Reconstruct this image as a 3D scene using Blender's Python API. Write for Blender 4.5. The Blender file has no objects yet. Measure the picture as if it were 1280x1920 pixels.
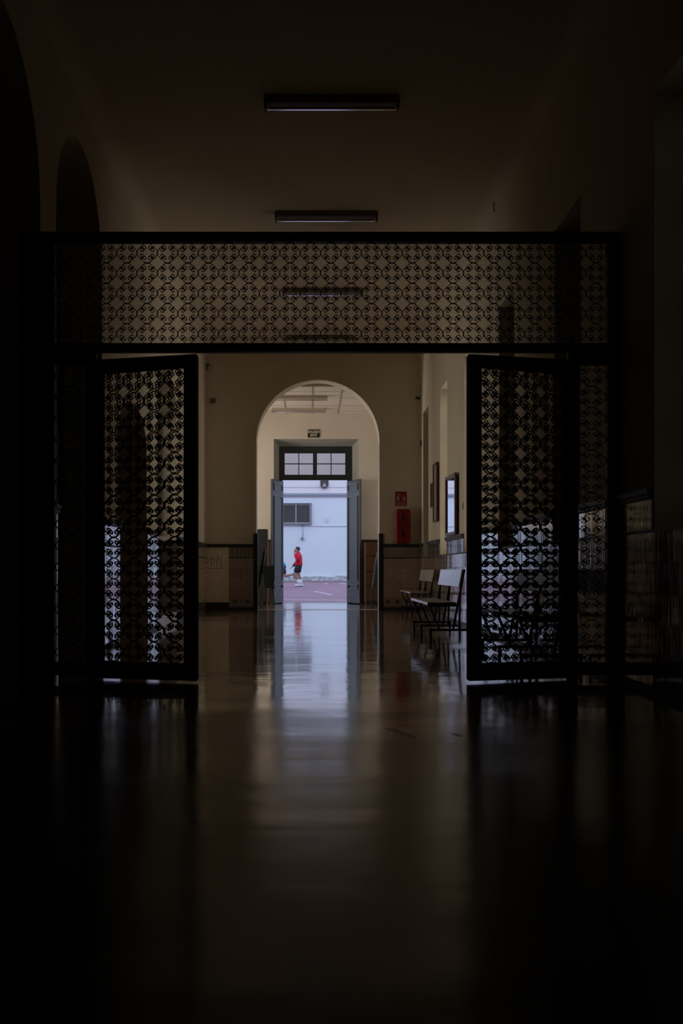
import bpy, bmesh, math, random
from mathutils import Vector, Matrix
random.seed(7)
SC = bpy.context.scene
COL = SC.collection

# ------------------------------------------------------------------ camera
H = 0.8                       # camera height; y runs down the corridor, x to the right
cam_d = bpy.data.cameras.new('camera')
cam_d.sensor_fit = 'HORIZONTAL'; cam_d.sensor_width = 36.0
cam_d.lens = 1850.0 / 1280.0 * 36.0
cam_d.shift_x = (640 - 580) / 1280.0
cam_d.shift_y = (1070 - 960) / 1280.0
cam_d.clip_start = 0.05; cam_d.clip_end = 300
cam = bpy.data.objects.new('camera', cam_d); COL.objects.link(cam)
cam.location = (0, 0, H); cam.rotation_euler = (math.pi / 2, 0, 0)
SC.camera = cam

# ------------------------------------------------------------------ sky, daylight, exposure
world = bpy.data.worlds.new('overcast_sky'); SC.world = world
world.use_nodes = True
bg = world.node_tree.nodes['Background']
bg.inputs['Color'].default_value = (0.555, 0.715, 1.0, 1)
bg.inputs['Strength'].default_value = 1.40

def area(name, loc, rot, sx, sy, power, color, portal=False):
    d = bpy.data.lights.new(name, 'AREA'); d.shape = 'RECTANGLE'; d.size = sx; d.size_y = sy
    d.energy = power; d.color = color
    if portal: d.cycles.is_portal = True
    o = bpy.data.objects.new(name, d); COL.objects.link(o)
    o.location = loc; o.rotation_euler = rot
    return o
R90 = math.pi / 2
HALL = (1.0, 0.985, 0.90)
area('door_daylight_portal', (0.13, 24.72, 1.95), (-R90, 0, 0), 1.9, 3.95, 1, (1, 1, 1), True)
area('hall_window_daylight', (-2.53, 14.62, 1.75), (0, -R90, 0), 3.2, 1.80, 56, HALL)
area('hall_window_daylight', (-2.53, 17.35, 1.75), (0, -R90, 0), 3.2, 1.70, 30, HALL)
for y_, p_ in ((6.0, 1.0), (13.91, 28), (16.55, 34)): area('hall_right_window_daylight', (2.66, y_, 2.48), (0, R90, 0), 2.7, .74, p_, HALL)
area('lobby_left_window_daylight', (-4.75, 22.2, 2.4), (0, -R90, 0), 2.6, 2.2, 300, (1.0, 0.975, 0.95))
area('lobby_right_window_daylight', (5.25, 22.2, 2.4), (0, R90, 0), 2.6, 2.2, 75, (1.0, 0.975, 0.95))

SC.view_settings.view_transform = 'Standard'
SC.view_settings.look = 'None'
SC.view_settings.exposure = 0.0
SC.view_settings.gamma = 1.0
SC.view_settings.use_curve_mapping = False
SC.cycles.use_denoising = True
SC.cycles.sample_clamp_indirect = 4.0
SC.cycles.max_bounces = 10
SC.cycles.diffuse_bounces = 6
SC.cycles.caustics_reflective = False
SC.cycles.caustics_refractive = False

# ------------------------------------------------------------------ materials
def mat(name, color, rough=0.6, metal=0.0, var=0.0, vscale=6.0, bump=0.0, bscale=30.0, stretch=(1, 1, 1),
        spec=0.5, coat=0.0, color2=None, dist=0.02):
    m = bpy.data.materials.new(name); m.use_nodes = True
    nt = m.node_tree; p = nt.nodes['Principled BSDF']
    p.inputs['Base Color'].default_value = (*color, 1)
    p.inputs['Roughness'].default_value = rough
    p.inputs['Metallic'].default_value = metal
    p.inputs['Specular IOR Level'].default_value = spec
    p.inputs['Coat Weight'].default_value = coat
    p.inputs['Coat Roughness'].default_value = 0.08
    if var or bump:
        tc = nt.nodes.new('ShaderNodeTexCoord'); mp = nt.nodes.new('ShaderNodeMapping')
        mp.inputs['Scale'].default_value = stretch
        nt.links.new(tc.outputs['Object'], mp.inputs['Vector'])
    if var:
        n = nt.nodes.new('ShaderNodeTexNoise'); n.inputs['Scale'].default_value = vscale
        n.inputs['Detail'].default_value = 5
        nt.links.new(mp.outputs['Vector'], n.inputs['Vector'])
        r = nt.nodes.new('ShaderNodeValToRGB')
        c2 = color2 or tuple(min(1, c * (1 + var)) for c in color)
        c1 = tuple(c * (1 - var) for c in color) if color2 is None else color
        r.color_ramp.elements[0].position = 0.32; r.color_ramp.elements[1].position = 0.68
        r.color_ramp.elements[0].color = (*c1, 1); r.color_ramp.elements[1].color = (*c2, 1)
        nt.links.new(n.outputs['Fac'], r.inputs['Fac']); nt.links.new(r.outputs['Color'], p.inputs['Base Color'])
    if bump:
        n2 = nt.nodes.new('ShaderNodeTexNoise'); n2.inputs['Scale'].default_value = bscale
        n2.inputs['Detail'].default_value = 3
        nt.links.new(mp.outputs['Vector'], n2.inputs['Vector'])
        b = nt.nodes.new('ShaderNodeBump'); b.inputs['Strength'].default_value = bump
        b.inputs['Distance'].default_value = dist
        nt.links.new(n2.outputs['Fac'], b.inputs['Height']); nt.links.new(b.outputs['Normal'], p.inputs['Normal'])
    return m

def glass_mat(name, tint, refl_rough=0.02):
    m = bpy.data.materials.new(name); m.use_nodes = True
    nt = m.node_tree; nt.nodes.clear()
    o = nt.nodes.new('ShaderNodeOutputMaterial'); mx = nt.nodes.new('ShaderNodeMixShader')
    t = nt.nodes.new('ShaderNodeBsdfTransparent'); g = nt.nodes.new('ShaderNodeBsdfGlossy')
    f = nt.nodes.new('ShaderNodeFresnel'); f.inputs['IOR'].default_value = 1.45
    t.inputs['Color'].default_value = (*tint, 1); g.inputs['Roughness'].default_value = refl_rough
    nt.links.new(f.outputs['Fac'], mx.inputs['Fac']); nt.links.new(t.outputs[0], mx.inputs[1])
    nt.links.new(g.outputs[0], mx.inputs[2]); nt.links.new(mx.outputs[0], o.inputs['Surface'])
    return m

def tile_mat(name, ground, spot, kind):
    """glazed tile: painted motif in the tile's own coordinates"""
    m = bpy.data.materials.new(name); m.use_nodes = True
    nt = m.node_tree; p = nt.nodes['Principled BSDF']
    p.inputs['Roughness'].default_value = 0.12; p.inputs['Specular IOR Level'].default_value = 1.0; p.inputs['Coat Weight'].default_value = 1.0; p.inputs['Coat Roughness'].default_value = 0.08; p.inputs['Coat IOR'].default_value = 1.7
    tc = nt.nodes.new('ShaderNodeTexCoord'); sp = nt.nodes.new('ShaderNodeSeparateXYZ')
    nt.links.new(tc.outputs['Generated'], sp.inputs[0])
    def math_(op, a, b=None):
        n = nt.nodes.new('ShaderNodeMath'); n.operation = op
        for i, v in enumerate((a, b)):
            if v is None: continue
            if isinstance(v, (int, float)): n.inputs[i].default_value = v
            else: nt.links.new(v, n.inputs[i])
        return n.outputs[0]
    u, v = sp.outputs['Y'], sp.outputs['Z']
    du = math_('ABSOLUTE', math_('SUBTRACT', u, 0.5)); dv = math_('ABSOLUTE', math_('SUBTRACT', v, 0.5))
    if kind == 'main':
        s = math_('ADD', du, dv)
        fac = math_('MAXIMUM', math_('LESS_THAN', s, 0.11), math_('GREATER_THAN', s, 0.90))
        ring = math_('MULTIPLY', math_('GREATER_THAN', s, 0.36), math_('LESS_THAN', s, 0.40))
        fac = math_('MAXIMUM', fac, math_('MULTIPLY', ring, 0.35))
    elif kind == 'frieze':
        w = math_('FRACT', math_('MULTIPLY', u, 3.0))
        bar = math_('MULTIPLY', math_('GREATER_THAN', w, 0.62), math_('LESS_THAN', dv, 0.36))
        fac = bar
    else:
        s = math_('ADD', math_('MULTIPLY', du, 1.1), math_('ABSOLUTE', math_('SUBTRACT', v, 0.62)))
        fac = math_('MAXIMUM', math_('LESS_THAN', s, 0.24), math_('MULTIPLY', math_('LESS_THAN', v, 0.16), 0.6))
    oi = nt.nodes.new('ShaderNodeObjectInfo')
    mx = nt.nodes.new('ShaderNodeMix'); mx.data_type = 'RGBA'
    mx.inputs[6].default_value = (*ground, 1); mx.inputs[7].default_value = (*spot, 1)
    nt.links.new(fac, mx.inputs[0])
    hv = nt.nodes.new('ShaderNodeHueSaturation')
    nt.links.new(mx.outputs[2], hv.inputs['Color'])
    nt.links.new(math_('ADD', math_('MULTIPLY', oi.outputs['Random'], 0.3), 0.85), hv.inputs['Value'])
    nt.links.new(hv.outputs['Color'], p.inputs['Base Color'])
    n2 = nt.nodes.new('ShaderNodeTexNoise'); n2.inputs['Scale'].default_value = 14
    mg = nt.nodes.new('ShaderNodeMapping'); mg.inputs['Scale'].default_value = (1, 1.6, .12)
    va = nt.nodes.new('ShaderNodeVectorMath'); va.operation = 'ADD'
    nt.links.new(tc.outputs['Object'], mg.inputs['Vector']); nt.links.new(mg.outputs['Vector'], va.inputs[0]); nt.links.new(oi.outputs['Location'], va.inputs[1])
    nt.links.new(va.outputs['Vector'], n2.inputs['Vector'])
    b = nt.nodes.new('ShaderNodeBump'); b.inputs['Strength'].default_value = 0.28; b.inputs['Distance'].default_value = 0.01
    nt.links.new(n2.outputs['Fac'], b.inputs['Height']); nt.links.new(b.outputs['Normal'], p.inputs['Normal']); nt.links.new(b.outputs['Normal'], p.inputs['Coat Normal'])
    return m

M = {}
M['plaster'] = mat('aged_cream_plaster', (0.67, 0.60, 0.485), 0.8, var=0.05, vscale=1.2, bump=0.15, bscale=18)
M['plaster2'] = mat('lobby_plaster', (0.72, 0.65, 0.55), 0.8, var=0.04, vscale=1.2, bump=0.12, bscale=18)
M['ceiling'] = mat('ceiling_plaster', (0.65, 0.59, 0.49), 0.85, var=0.05, vscale=0.8)
M['batten'] = mat('aged_ceiling_strip', (0.42, 0.35, 0.28), 0.8)
M['gloss'] = mat('gloss_white_paint', (0.74, 0.70, 0.64), 0.14)
M['reveal'] = mat('grey_green_reveal_paint', (0.36, 0.36, 0.32), 0.7, var=0.05, vscale=2)
M['iron'] = mat('black_painted_iron', (0.010, 0.009, 0.009), 0.55, spec=0.3)
M['dado_trim'] = mat('dark_glazed_trim', (0.030, 0.030, 0.026), 0.5)
M['grout'] = mat('grout_bed', (0.20, 0.17, 0.13), 0.8, var=0.1)
M['patch'] = mat('bare_plaster_patch', (0.86, 0.75, 0.60), 0.8, var=0.06, vscale=5)
M['pencil'] = mat('brown_scrawl', (0.22, 0.15, 0.09), 0.8)
M['tile'] = tile_mat('painted_wall_tile', (0.40, 0.32, 0.26), (0.25, 0.19, 0.145), 'main')
M['frieze'] = tile_mat('painted_frieze_tile', (0.30, 0.26, 0.21), (0.17, 0.15, 0.12), 'frieze')
M['border'] = tile_mat('painted_border_tile', (0.33, 0.26, 0.23), (0.07, 0.055, 0.055), 'border')
M['darkwood'] = mat('dark_stained_wood', (0.030, 0.018, 0.012), 0.45, var=0.25, vscale=8, stretch=(8, 8, 1))
M['framewood'] = mat('red_brown_frame_wood', (0.10, 0.035, 0.02), 0.35, var=0.2, vscale=10)
M['brownwood'] = mat('orange_brown_wood', (0.105, 0.042, 0.018), 0.5, var=0.15, vscale=5, stretch=(6, 6, 1))
M['greendoor'] = mat('dark_green_grey_paint', (0.065, 0.080, 0.084), 0.38, var=0.15, vscale=6, stretch=(6, 6, 0.6))
M['greenframe'] = mat('deep_green_frame_paint', (0.020, 0.034, 0.036), 0.45)
M['mold'] = mat('highlight_moulding_paint', (0.16, 0.19, 0.19), 0.3)  # paler than the leaf: moulding highlights put into the colour
M['glass'] = glass_mat('window_glass', (0.80, 0.76, 0.72))
M['mirror'] = mat('mirror_silver', (0.86, 0.87, 0.90), 0.01, metal=1.0)
M['pic'] = mat('faded_print', (0.30, 0.24, 0.17), 0.35, var=0.35, vscale=4)
M['benchboard'] = mat('worn_white_bench_paint', (0.72, 0.70, 0.72), 0.12, var=0.22, vscale=14, stretch=(1, 3, 1), bump=0.03, bscale=25)
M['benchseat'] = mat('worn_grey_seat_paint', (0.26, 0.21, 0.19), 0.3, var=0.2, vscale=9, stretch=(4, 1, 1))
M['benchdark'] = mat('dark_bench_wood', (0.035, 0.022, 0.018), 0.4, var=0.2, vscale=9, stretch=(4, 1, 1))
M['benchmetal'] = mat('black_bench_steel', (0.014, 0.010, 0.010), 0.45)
M['red'] = mat('fire_red_plastic', (0.27, 0.006, 0.012), 0.35)
M['darkred'] = mat('dark_red_moulding', (0.05, 0.006, 0.006), 0.5)
M['signwhite'] = mat('sign_white', (0.44, 0.34, 0.32), 0.5)
M['signblack'] = mat('sign_black', (0.012, 0.012, 0.010), 0.4)
M['signcream'] = mat('sign_letter_cream', (0.72, 0.68, 0.50), 0.5)
M['lampbody'] = mat('brown_grey_lamp_housing', (0.16, 0.13, 0.10), 0.6)
M['lamppale'] = mat('cream_lamp_housing', (0.42, 0.35, 0.28), 0.6)
M['reflector'] = mat('brushed_aluminium_reflector', (0.80, 0.80, 0.83), 0.14, metal=1.0)
M['tube'] = mat('fluorescent_tube_glass', (0.78, 0.78, 0.80), 0.12)
M['plasticgreen'] = mat('dark_green_chair_plastic', (0.03, 0.07, 0.055), 0.22)
M['plasticblack'] = mat('black_chair_plastic', (0.11, 0.115, 0.105), 0.2)
M['navy'] = mat('dark_slate_cabinet', (0.028, 0.030, 0.034), 0.55)
M['court_wall'] = mat('whitewashed_courtyard_wall', (0.80, 0.81, 0.83), 0.9, var=0.03, vscale=0.8, bump=0.15, bscale=6)
M['court_base'] = mat('crumbling_wall_base', (0.52, 0.50, 0.50), 0.9, var=0.3, vscale=5, bump=0.5, bscale=9)
M['court_ground'] = mat('worn_purple_red_court_paint', (0.316, 0.165, 0.215), 0.75, var=0.14, vscale=1.2, stretch=(0.4, 1.5, 1))
M['court_line'] = mat('white_court_line_paint', (0.56, 0.47, 0.55), 0.7)
M['court_upper'] = mat('pinkish_upper_wash', (0.90, 0.80, 0.78), 0.9, var=0.03, vscale=0.8)
M['pinkband'] = mat('worn_pink_paint', (0.42, 0.26, 0.29), 0.7, var=0.12, vscale=3)
M['gutter'] = mat('reddish_gutter', (0.19, 0.12, 0.13), 0.8, var=0.2, vscale=4)
M['cornice'] = mat('grey_cornice', (0.36, 0.36, 0.40), 0.8)
M['winframe'] = mat('pale_window_frame', (0.62, 0.60, 0.62), 0.5)
M['windark'] = mat('brown_window_screen', (0.095, 0.078, 0.072), 0.6, var=0.15, vscale=3)
M['greymetal'] = mat('grey_metal', (0.20, 0.20, 0.23), 0.5)
M['palemark'] = mat('faded_grey_paint_mark', (0.50, 0.51, 0.55), 0.8)
M['ventbrown'] = mat('brown_iron_lantern', (0.09, 0.05, 0.045), 0.5)
M['marble'] = mat('pale_threshold_marble', (0.52, 0.47, 0.40), 0.25, var=0.1, vscale=6)
M['skin'] = mat('warm_skin', (0.42, 0.22, 0.15), 0.55)
M['hair'] = mat('black_hair', (0.012, 0.012, 0.020), 0.6)
M['jacket'] = mat('red_jacket_cloth', (0.62, 0.004, 0.025), 0.7, var=0.12, vscale=12)
M['shorts'] = mat('navy_shorts_cloth', (0.010, 0.014, 0.040), 0.75)
M['white'] = mat('white_cloth', (0.80, 0.78, 0.82), 0.6)
M['shoedark'] = mat('dark_shoe_sole', (0.04, 0.03, 0.08), 0.6)
M['blue'] = mat('turquoise_shirt_cloth', (0.02, 0.26, 0.46), 0.7)
M['shoegrey'] = mat('grey_shoe', (0.22, 0.20, 0.24), 0.6)
M['cuff'] = mat('dark_cuff', (0.06, 0.006, 0.03), 0.7)
M['whiteplastic'] = mat('dim_white_plastic', (0.45, 0.42, 0.38), 0.5)

# terrazzo floor: well polished in the hall, duller and darker in colour on the near side of the gate
def floor_mat():
    m = bpy.data.materials.new('polished_terrazzo'); m.use_nodes = True
    nt = m.node_tree; p = nt.nodes['Principled BSDF']; L = nt.links.new; N = nt.nodes.new
    p.inputs['Coat IOR'].default_value = 1.6
    tc = N('ShaderNodeTexCoord')
    def noise(scale, detail, st):
        mp = N('ShaderNodeMapping'); mp.inputs['Scale'].default_value = st; L(tc.outputs['Object'], mp.inputs['Vector'])
        n = N('ShaderNodeTexNoise'); n.inputs['Scale'].default_value = scale; n.inputs['Detail'].default_value = detail
        L(mp.outputs['Vector'], n.inputs['Vector']); return n.outputs['Fac']
    def rng(v, a, b, c, d, smooth=False):
        r = N('ShaderNodeMapRange'); r.interpolation_type = 'SMOOTHSTEP' if smooth else 'LINEAR'
        for k, x in zip(('From Min', 'From Max', 'To Min', 'To Max'), (a, b, c, d)): r.inputs[k].default_value = x
        L(v, r.inputs['Value']); return r.outputs['Result']
    def op(o, a, b):
        n = N('ShaderNodeMath'); n.operation = o
        for k, v in enumerate((a, b)):
            if isinstance(v, float): n.inputs[k].default_value = v
            else: L(v, n.inputs[k])
        return n.outputs[0]
    sp = N('ShaderNodeSeparateXYZ'); L(tc.outputs['Object'], sp.inputs[0])
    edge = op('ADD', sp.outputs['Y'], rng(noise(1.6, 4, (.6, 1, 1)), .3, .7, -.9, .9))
    pol = rng(edge, 4.6, 6.9, 0, 1, True)                     # 0 dull, dark .. 1 polished, pale
    n1 = noise(1.3, 6, (1, 1, 1))
    def ramp(c0, c1):
        r = N('ShaderNodeValToRGB'); e = r.color_ramp.elements
        e[0].position = .3; e[1].position = .7; e[0].color = (*c0, 1); e[1].color = (*c1, 1); L(n1, r.inputs['Fac']); return r.outputs['Color']
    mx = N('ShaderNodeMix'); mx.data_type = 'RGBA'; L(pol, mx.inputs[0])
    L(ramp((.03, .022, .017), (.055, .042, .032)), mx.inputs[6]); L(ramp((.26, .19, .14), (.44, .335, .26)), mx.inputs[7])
    L(mx.outputs[2], p.inputs['Base Color'])
    wear = noise(1.1, 4, (.5, 1.2, 1))
    L(op('ADD', rng(wear, .35, .7, .0, .07), rng(pol, 0, 1, .15, .07)), p.inputs['Roughness'])
    L(op('ADD', rng(wear, .35, .7, .0, .05), rng(pol, 0, 1, .14, .06)), p.inputs['Coat Roughness'])
    L(rng(pol, 0, 1, .32, .8), p.inputs['Specular IOR Level']); L(rng(pol, 0, 1, 0, .85), p.inputs['Coat Weight'])
    def bump(h, strength, dist, prev=None):
        b = N('ShaderNodeBump'); b.inputs['Distance'].default_value = dist
        if isinstance(strength, float): b.inputs['Strength'].default_value = strength
        else: L(strength, b.inputs['Strength'])
        L(h, b.inputs['Height'])
        if prev is not None: L(prev, b.inputs['Normal'])
        return b.outputs['Normal']
    b = bump(noise(2.2, 2, (1, 1, 1)), .13, .02)
    b = bump(noise(1.0, 2, (.2, 1.0, 1)), rng(sp.outputs['Y'], 5.0, 9.0, .13, .05), .08, b)
    b = bump(noise(5.0, 2, (.35, 1.0, 1)), .10, .012, b)
    L(b, p.inputs['Normal']); L(b, p.inputs['Coat Normal'])
    return m
M['floor'] = floor_mat()

# ------------------------------------------------------------------ mesh helpers
class MB:
    def __init__(s): s.v = []; s.f = []
    def add(s, vs, fs):
        o = len(s.v); s.v += [tuple(v) for v in vs]; s.f += [tuple(i + o for i in f) for f in fs]; return s
    def box(s, x0, x1, y0, y1, z0, z1):
        return s.hexa([(x0,y0,z0),(x1,y0,z0),(x1,y1,z0),(x0,y1,z0),(x0,y0,z1),(x1,y0,z1),(x1,y1,z1),(x0,y1,z1)])
    def hexa(s, p):
        return s.add(p, [(3,2,1,0),(4,5,6,7),(0,1,5,4),(1,2,6,5),(2,3,7,6),(3,0,4,7)])
    def bar(s, a, b, w, d=None, up=(0, 0, 1)):
        a = Vector(a); b = Vector(b); d = d or w; t = (b - a).normalized(); u = Vector(up)
        if abs(t.dot(u)) > .99: u = Vector((0, 1, 0))
        x = t.cross(u).normalized(); y = x.cross(t).normalized()
        P = []
        for c in (a, b):
            for i, j in ((-1,-1),(1,-1),(1,1),(-1,1)): P.append(c + x * i * w / 2 + y * j * d / 2)
        return s.hexa(P)
    def tube(s, pts, r, n=10, cap=True):
        pts = [Vector(p) for p in pts]; k = len(pts); rr = r if isinstance(r, (list, tuple)) else [r] * k
        V = []; F = []; x = None
        for i, p in enumerate(pts):
            t = (pts[min(i + 1, k - 1)] - pts[max(i - 1, 0)]).normalized()
            if x is None:
                u = Vector((0, 0, 1)) if abs(t.z) < .9 else Vector((0, 1, 0))
                x = t.cross(u).normalized()
            else: x = (x - t * x.dot(t)).normalized()
            y = x.cross(t)
            for j in range(n):
                a = 2 * math.pi * j / n; V.append(p + (x * math.cos(a) + y * math.sin(a)) * rr[i])
        for i in range(k - 1):
            for j in range(n):
                q = (j + 1) % n; F.append((i*n+j, i*n+q, (i+1)*n+q, (i+1)*n+j))
        if cap: F += [tuple(range(n - 1, -1, -1)), tuple(range((k-1)*n, k*n))]
        return s.add(V, F)
    def prism(s, pts, plane, a, b):
        """polygon in plane 'xz' (extruded along y), 'yz' (along x) or 'xy' (along z)"""
        def P(u, v, w):
            return (u, w, v) if plane == 'xz' else ((w, u, v) if plane == 'yz' else (u, v, w))
        n = len(pts)
        V = [P(u, v, a) for u, v in pts] + [P(u, v, b) for u, v in pts]
        F = [tuple(range(n)), tuple(range(2*n - 1, n - 1, -1))] + [(i, (i+1) % n, (i+1) % n + n, i + n) for i in range(n)]
        return s.add(V, F)
    def stroke(s, pts, w, y0, y1, closed=False):
        """flat bar following a line in the xz plane"""
        pts = [Vector((p[0], 0, p[1])) for p in pts]; k = len(pts); V = []; F = []
        for i, p in enumerate(pts):
            a = pts[i - 1] if (i or closed) else p; b = pts[(i + 1) % k] if (i < k - 1 or closed) else p
            t = (b - a).normalized(); nrm = Vector((-t.z, 0, t.x)) * (w / 2)
            for yy in (y0, y1):
                for sg in (1, -1): q = p + nrm * sg; V.append((q.x, yy, q.z))
        m = k if closed else k - 1
        for i in range(m):
            a = i * 4; b = ((i + 1) % k) * 4
            F += [(a, b, b+1, a+1), (a+2, a+3, b+3, b+2), (a, a+2, b+2, b), (a+1, b+1, b+3, a+3)]
        if not closed: F += [(0, 1, 3, 2), ((k-1)*4, (k-1)*4+2, (k-1)*4+3, (k-1)*4+1)]
        return s.add(V, F)
    def mesh(s, name, material, smooth=False, bevel=0):
        bm = bmesh.new(); vs = [bm.verts.new(v) for v in s.v]
        for f in s.f:
            try: bm.faces.new([vs[i] for i in f])
            except ValueError: pass
        if bevel:
            bmesh.ops.recalc_face_normals(bm, faces=bm.faces[:])
            bmesh.ops.bevel(bm, geom=bm.edges[:], offset=bevel, segments=1, affect='EDGES', profile=.5)
        bmesh.ops.recalc_face_normals(bm, faces=bm.faces[:])
        me = bpy.data.meshes.new(name); bm.to_mesh(me); bm.free()
        me.materials.append(material)
        if smooth:
            for p in me.polygons: p.use_smooth = True
        return me
    def build(s, name, material, parent=None, smooth=False, bevel=0, loc=(0,0,0), rot=(0,0,0)):
        return put(name, s.mesh(name, material, smooth, bevel), parent, loc, rot)

def put(name, me, parent=None, loc=(0,0,0), rot=(0,0,0), scale=(1,1,1)):
    o = bpy.data.objects.new(name, me); COL.objects.link(o)
    o.location = loc; o.rotation_euler = rot; o.scale = scale
    if parent: o.parent = parent
    return o
def tag(o, label, cat, group=None):
    o['label'] = label; o['category'] = cat
    if group: o['group'] = group
    return o
def thing(name, label, cat, loc=(0,0,0), rz=0, group=None):
    o = bpy.data.objects.new(name, None); COL.objects.link(o); o.empty_display_size = .1
    o.location = loc; o.rotation_euler = (0, 0, rz)
    return tag(o, label, cat, group)
def struct(o, label=None, cat=None):
    o['kind'] = 'structure'
    if label: o['label'] = label; o['category'] = cat
    return o
def copy_tree(o, parent=None):
    c = o.copy(); COL.objects.link(c); c.parent = parent
    for ch in list(o.children): copy_tree(ch, c)
    return c

def wall(plane, a, b, u0, u1, z0, z1, openings, n_arc=16):
    """solid wall with real openings. plane 'y': runs along y, thick in x (a..b); 'x': runs along x, thick in y.
    opening: (ua, ub, sill, head, arched) - head is the spring line when arched"""
    mb = MB(); br = {u0, u1}
    for ua, ub, s_, h_, ar in openings:
        br |= {ua, ub}
        if ar:
            for i in range(1, n_arc): br.add((ua + ub) / 2 - (ub - ua) / 2 * math.cos(math.pi * i / n_arc))
    br = sorted(br)
    def head(o, u):
        ua, ub, s_, h_, ar = o
        if not ar: return h_
        r = (ub - ua) / 2; c = (ua + ub) / 2
        return h_ + ar * math.sqrt(max(0, 1 - ((u - c) / r) ** 2))
    def col(ul, ur, zl0, zr0, zl1, zr1):
        if plane == 'y':
            mb.hexa([(a,ul,zl0),(b,ul,zl0),(b,ur,zr0),(a,ur,zr0),(a,ul,zl1),(b,ul,zl1),(b,ur,zr1),(a,ur,zr1)])
        else:
            mb.hexa([(ul,a,zl0),(ur,a,zr0),(ur,b,zr0),(ul,b,zl0),(ul,a,zl1),(ur,a,zr1),(ur,b,zr1),(ul,b,zl1)])
    for ul, ur in zip(br[:-1], br[1:]):
        if ur - ul < 1e-6: continue
        um = (ul + ur) / 2; o = next((o for o in openings if o[0] < um < o[1]), None)
        if not o: col(ul, ur, z0, z0, z1, z1); continue
        if o[2] > z0: col(ul, ur, z0, z0, o[2], o[2])
        if not o[4] or True: col(ul, ur, head(o, ul), head(o, ur), z1, z1)
    return mb
def arch_pts(ua, ub, sill, spring, rise, n=16):
    r = (ub - ua) / 2; c = (ua + ub) / 2
    return [(ua, sill)] + [(c - r * math.cos(math.pi * i / n), spring + rise * math.sin(math.pi * i / n)) for i in range(n + 1)] + [(ub, sill)]

# ------------------------------------------------------------------ main dimensions
XL, XR = -2.10, 2.25          # corridor walls
YA, YA2 = 20.0, 20.45         # arch wall
YD, YF, YO = 23.9, 24.30, 24.75   # entrance wall inner face, door frame, outer face
ZC = 5.25                     # corridor ceiling
ZL = 4.61                     # lobby ceiling
ACX, AHW, ASP = 0.168, 1.249, 3.42
WIN_C = [6.0, 8.63, 11.27, 13.91, 16.55, 19.1]     # right-hand windows
WHW, WSILL, WHEAD = 0.44, 1.05, 3.92
DOORS_L = [(5.6, 7.7, 3.67, 1.05), (8.18, 9.98, 3.82, .90), (10.86, 12.73, 2.35, .45)]   # dark arched doors in the left wall
LITS = [(13.65, 15.60), (16.44, 18.26)]; LSP, LRI = 3.25, .50                       # glazed arched door in the left wall

# ------------------------------------------------------------------ setting
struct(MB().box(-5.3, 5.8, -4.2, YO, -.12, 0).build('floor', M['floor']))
fl = bpy.data.objects['floor']
mk = MB()
for pts in ([(.375,5.00),(.43,5.01),(.475,4.87),(.515,4.73),(.495,4.69),(.445,4.83),(.40,4.94)], [(.69,4.85),(.72,4.84),(.745,4.77),(.725,4.76)]):
    mk.prism(pts, 'xy', 0.0, 0.0006)
mk.build('scuff_mark', M['signblack'], fl)
struct(MB().box(ACX-AHW, ACX+AHW, YA-.02, YA2+.02, 0, .002).build('trim_1', M['marble']))
struct(MB().box(-.75, 1.05, YF-.03, YO+.02, 0, .003).build('trim_2', M['marble']))

wl = wall('y', XL - .5, XL, -4.2, YA, 0, ZC - .18,
          [(a, b, 0, sp, ri) for a, b, sp, ri in DOORS_L] + [(a, b, 0, LSP, LRI) for a, b in LITS])
struct(wl.build('wall_left', M['plaster']))
wr = wall('y', XR, XR + .5, -4.2, YA, 0, ZC - .18, [(c - WHW, c + WHW, WSILL, WHEAD, False) for c in WIN_C])
struct(wr.build('wall_right', M['plaster']))
struct(MB().box(XL - .5, XR + .5, -4.4, -4.2, 0, ZC).build('wall_back', M['plaster']))
aw = wall('x', YA, YA2, -5.3, 5.8, 0, ZC + .1, [(ACX - AHW, ACX + AHW, 0, ASP, AHW)], 40)
struct(aw.build('wall_archway', M['plaster']))
ew = wall('x', YD, YF - .04, -5.3, 5.8, 0, ZL + .3, [(-.866, 1.19, 0, 3.99, False)])
# splayed reveal between the wall face and the door frame
rv = MB()
X0, X1, ZT = -.749, 1.051, 3.86
rv.hexa([(-.90,YD+.001,0),(-.866,YD+.001,0),(X0,YF-.03,0),(-.95,YF-.03,0),(-.90,YD+.001,4.0),(-.866,YD+.001,3.99),(X0,YF-.03,ZT),(-.95,YF-.03,4.0)])
rv.hexa([(1.19,YD+.001,0),(1.25,YD+.001,0),(1.3,YF-.03,0),(X1,YF-.03,0),(1.19,YD+.001,3.99),(1.25,YD+.001,4.0),(1.3,YF-.03,4.0),(X1,YF-.03,ZT)])
rv.hexa([(-.866,YD+.001,3.99),(1.19,YD+.001,3.99),(X1,YF-.03,ZT),(X0,YF-.03,ZT),(-.866,YD+.001,4.1),(1.19,YD+.001,4.1),(X1,YF-.03,4.1),(X0,YF-.03,4.1)])
ew_o = struct(ew.build('wall_entrance', M['plaster2']))
rv.build('splayed_reveal', M['reveal'], ew_o)
wall('x', YF - .04, YO, -9, 9.5, 0, 6.5, [(X0, X1, 0, ZT, False)]).build('outer_wall_leaf', M['court_wall'], ew_o)
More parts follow.
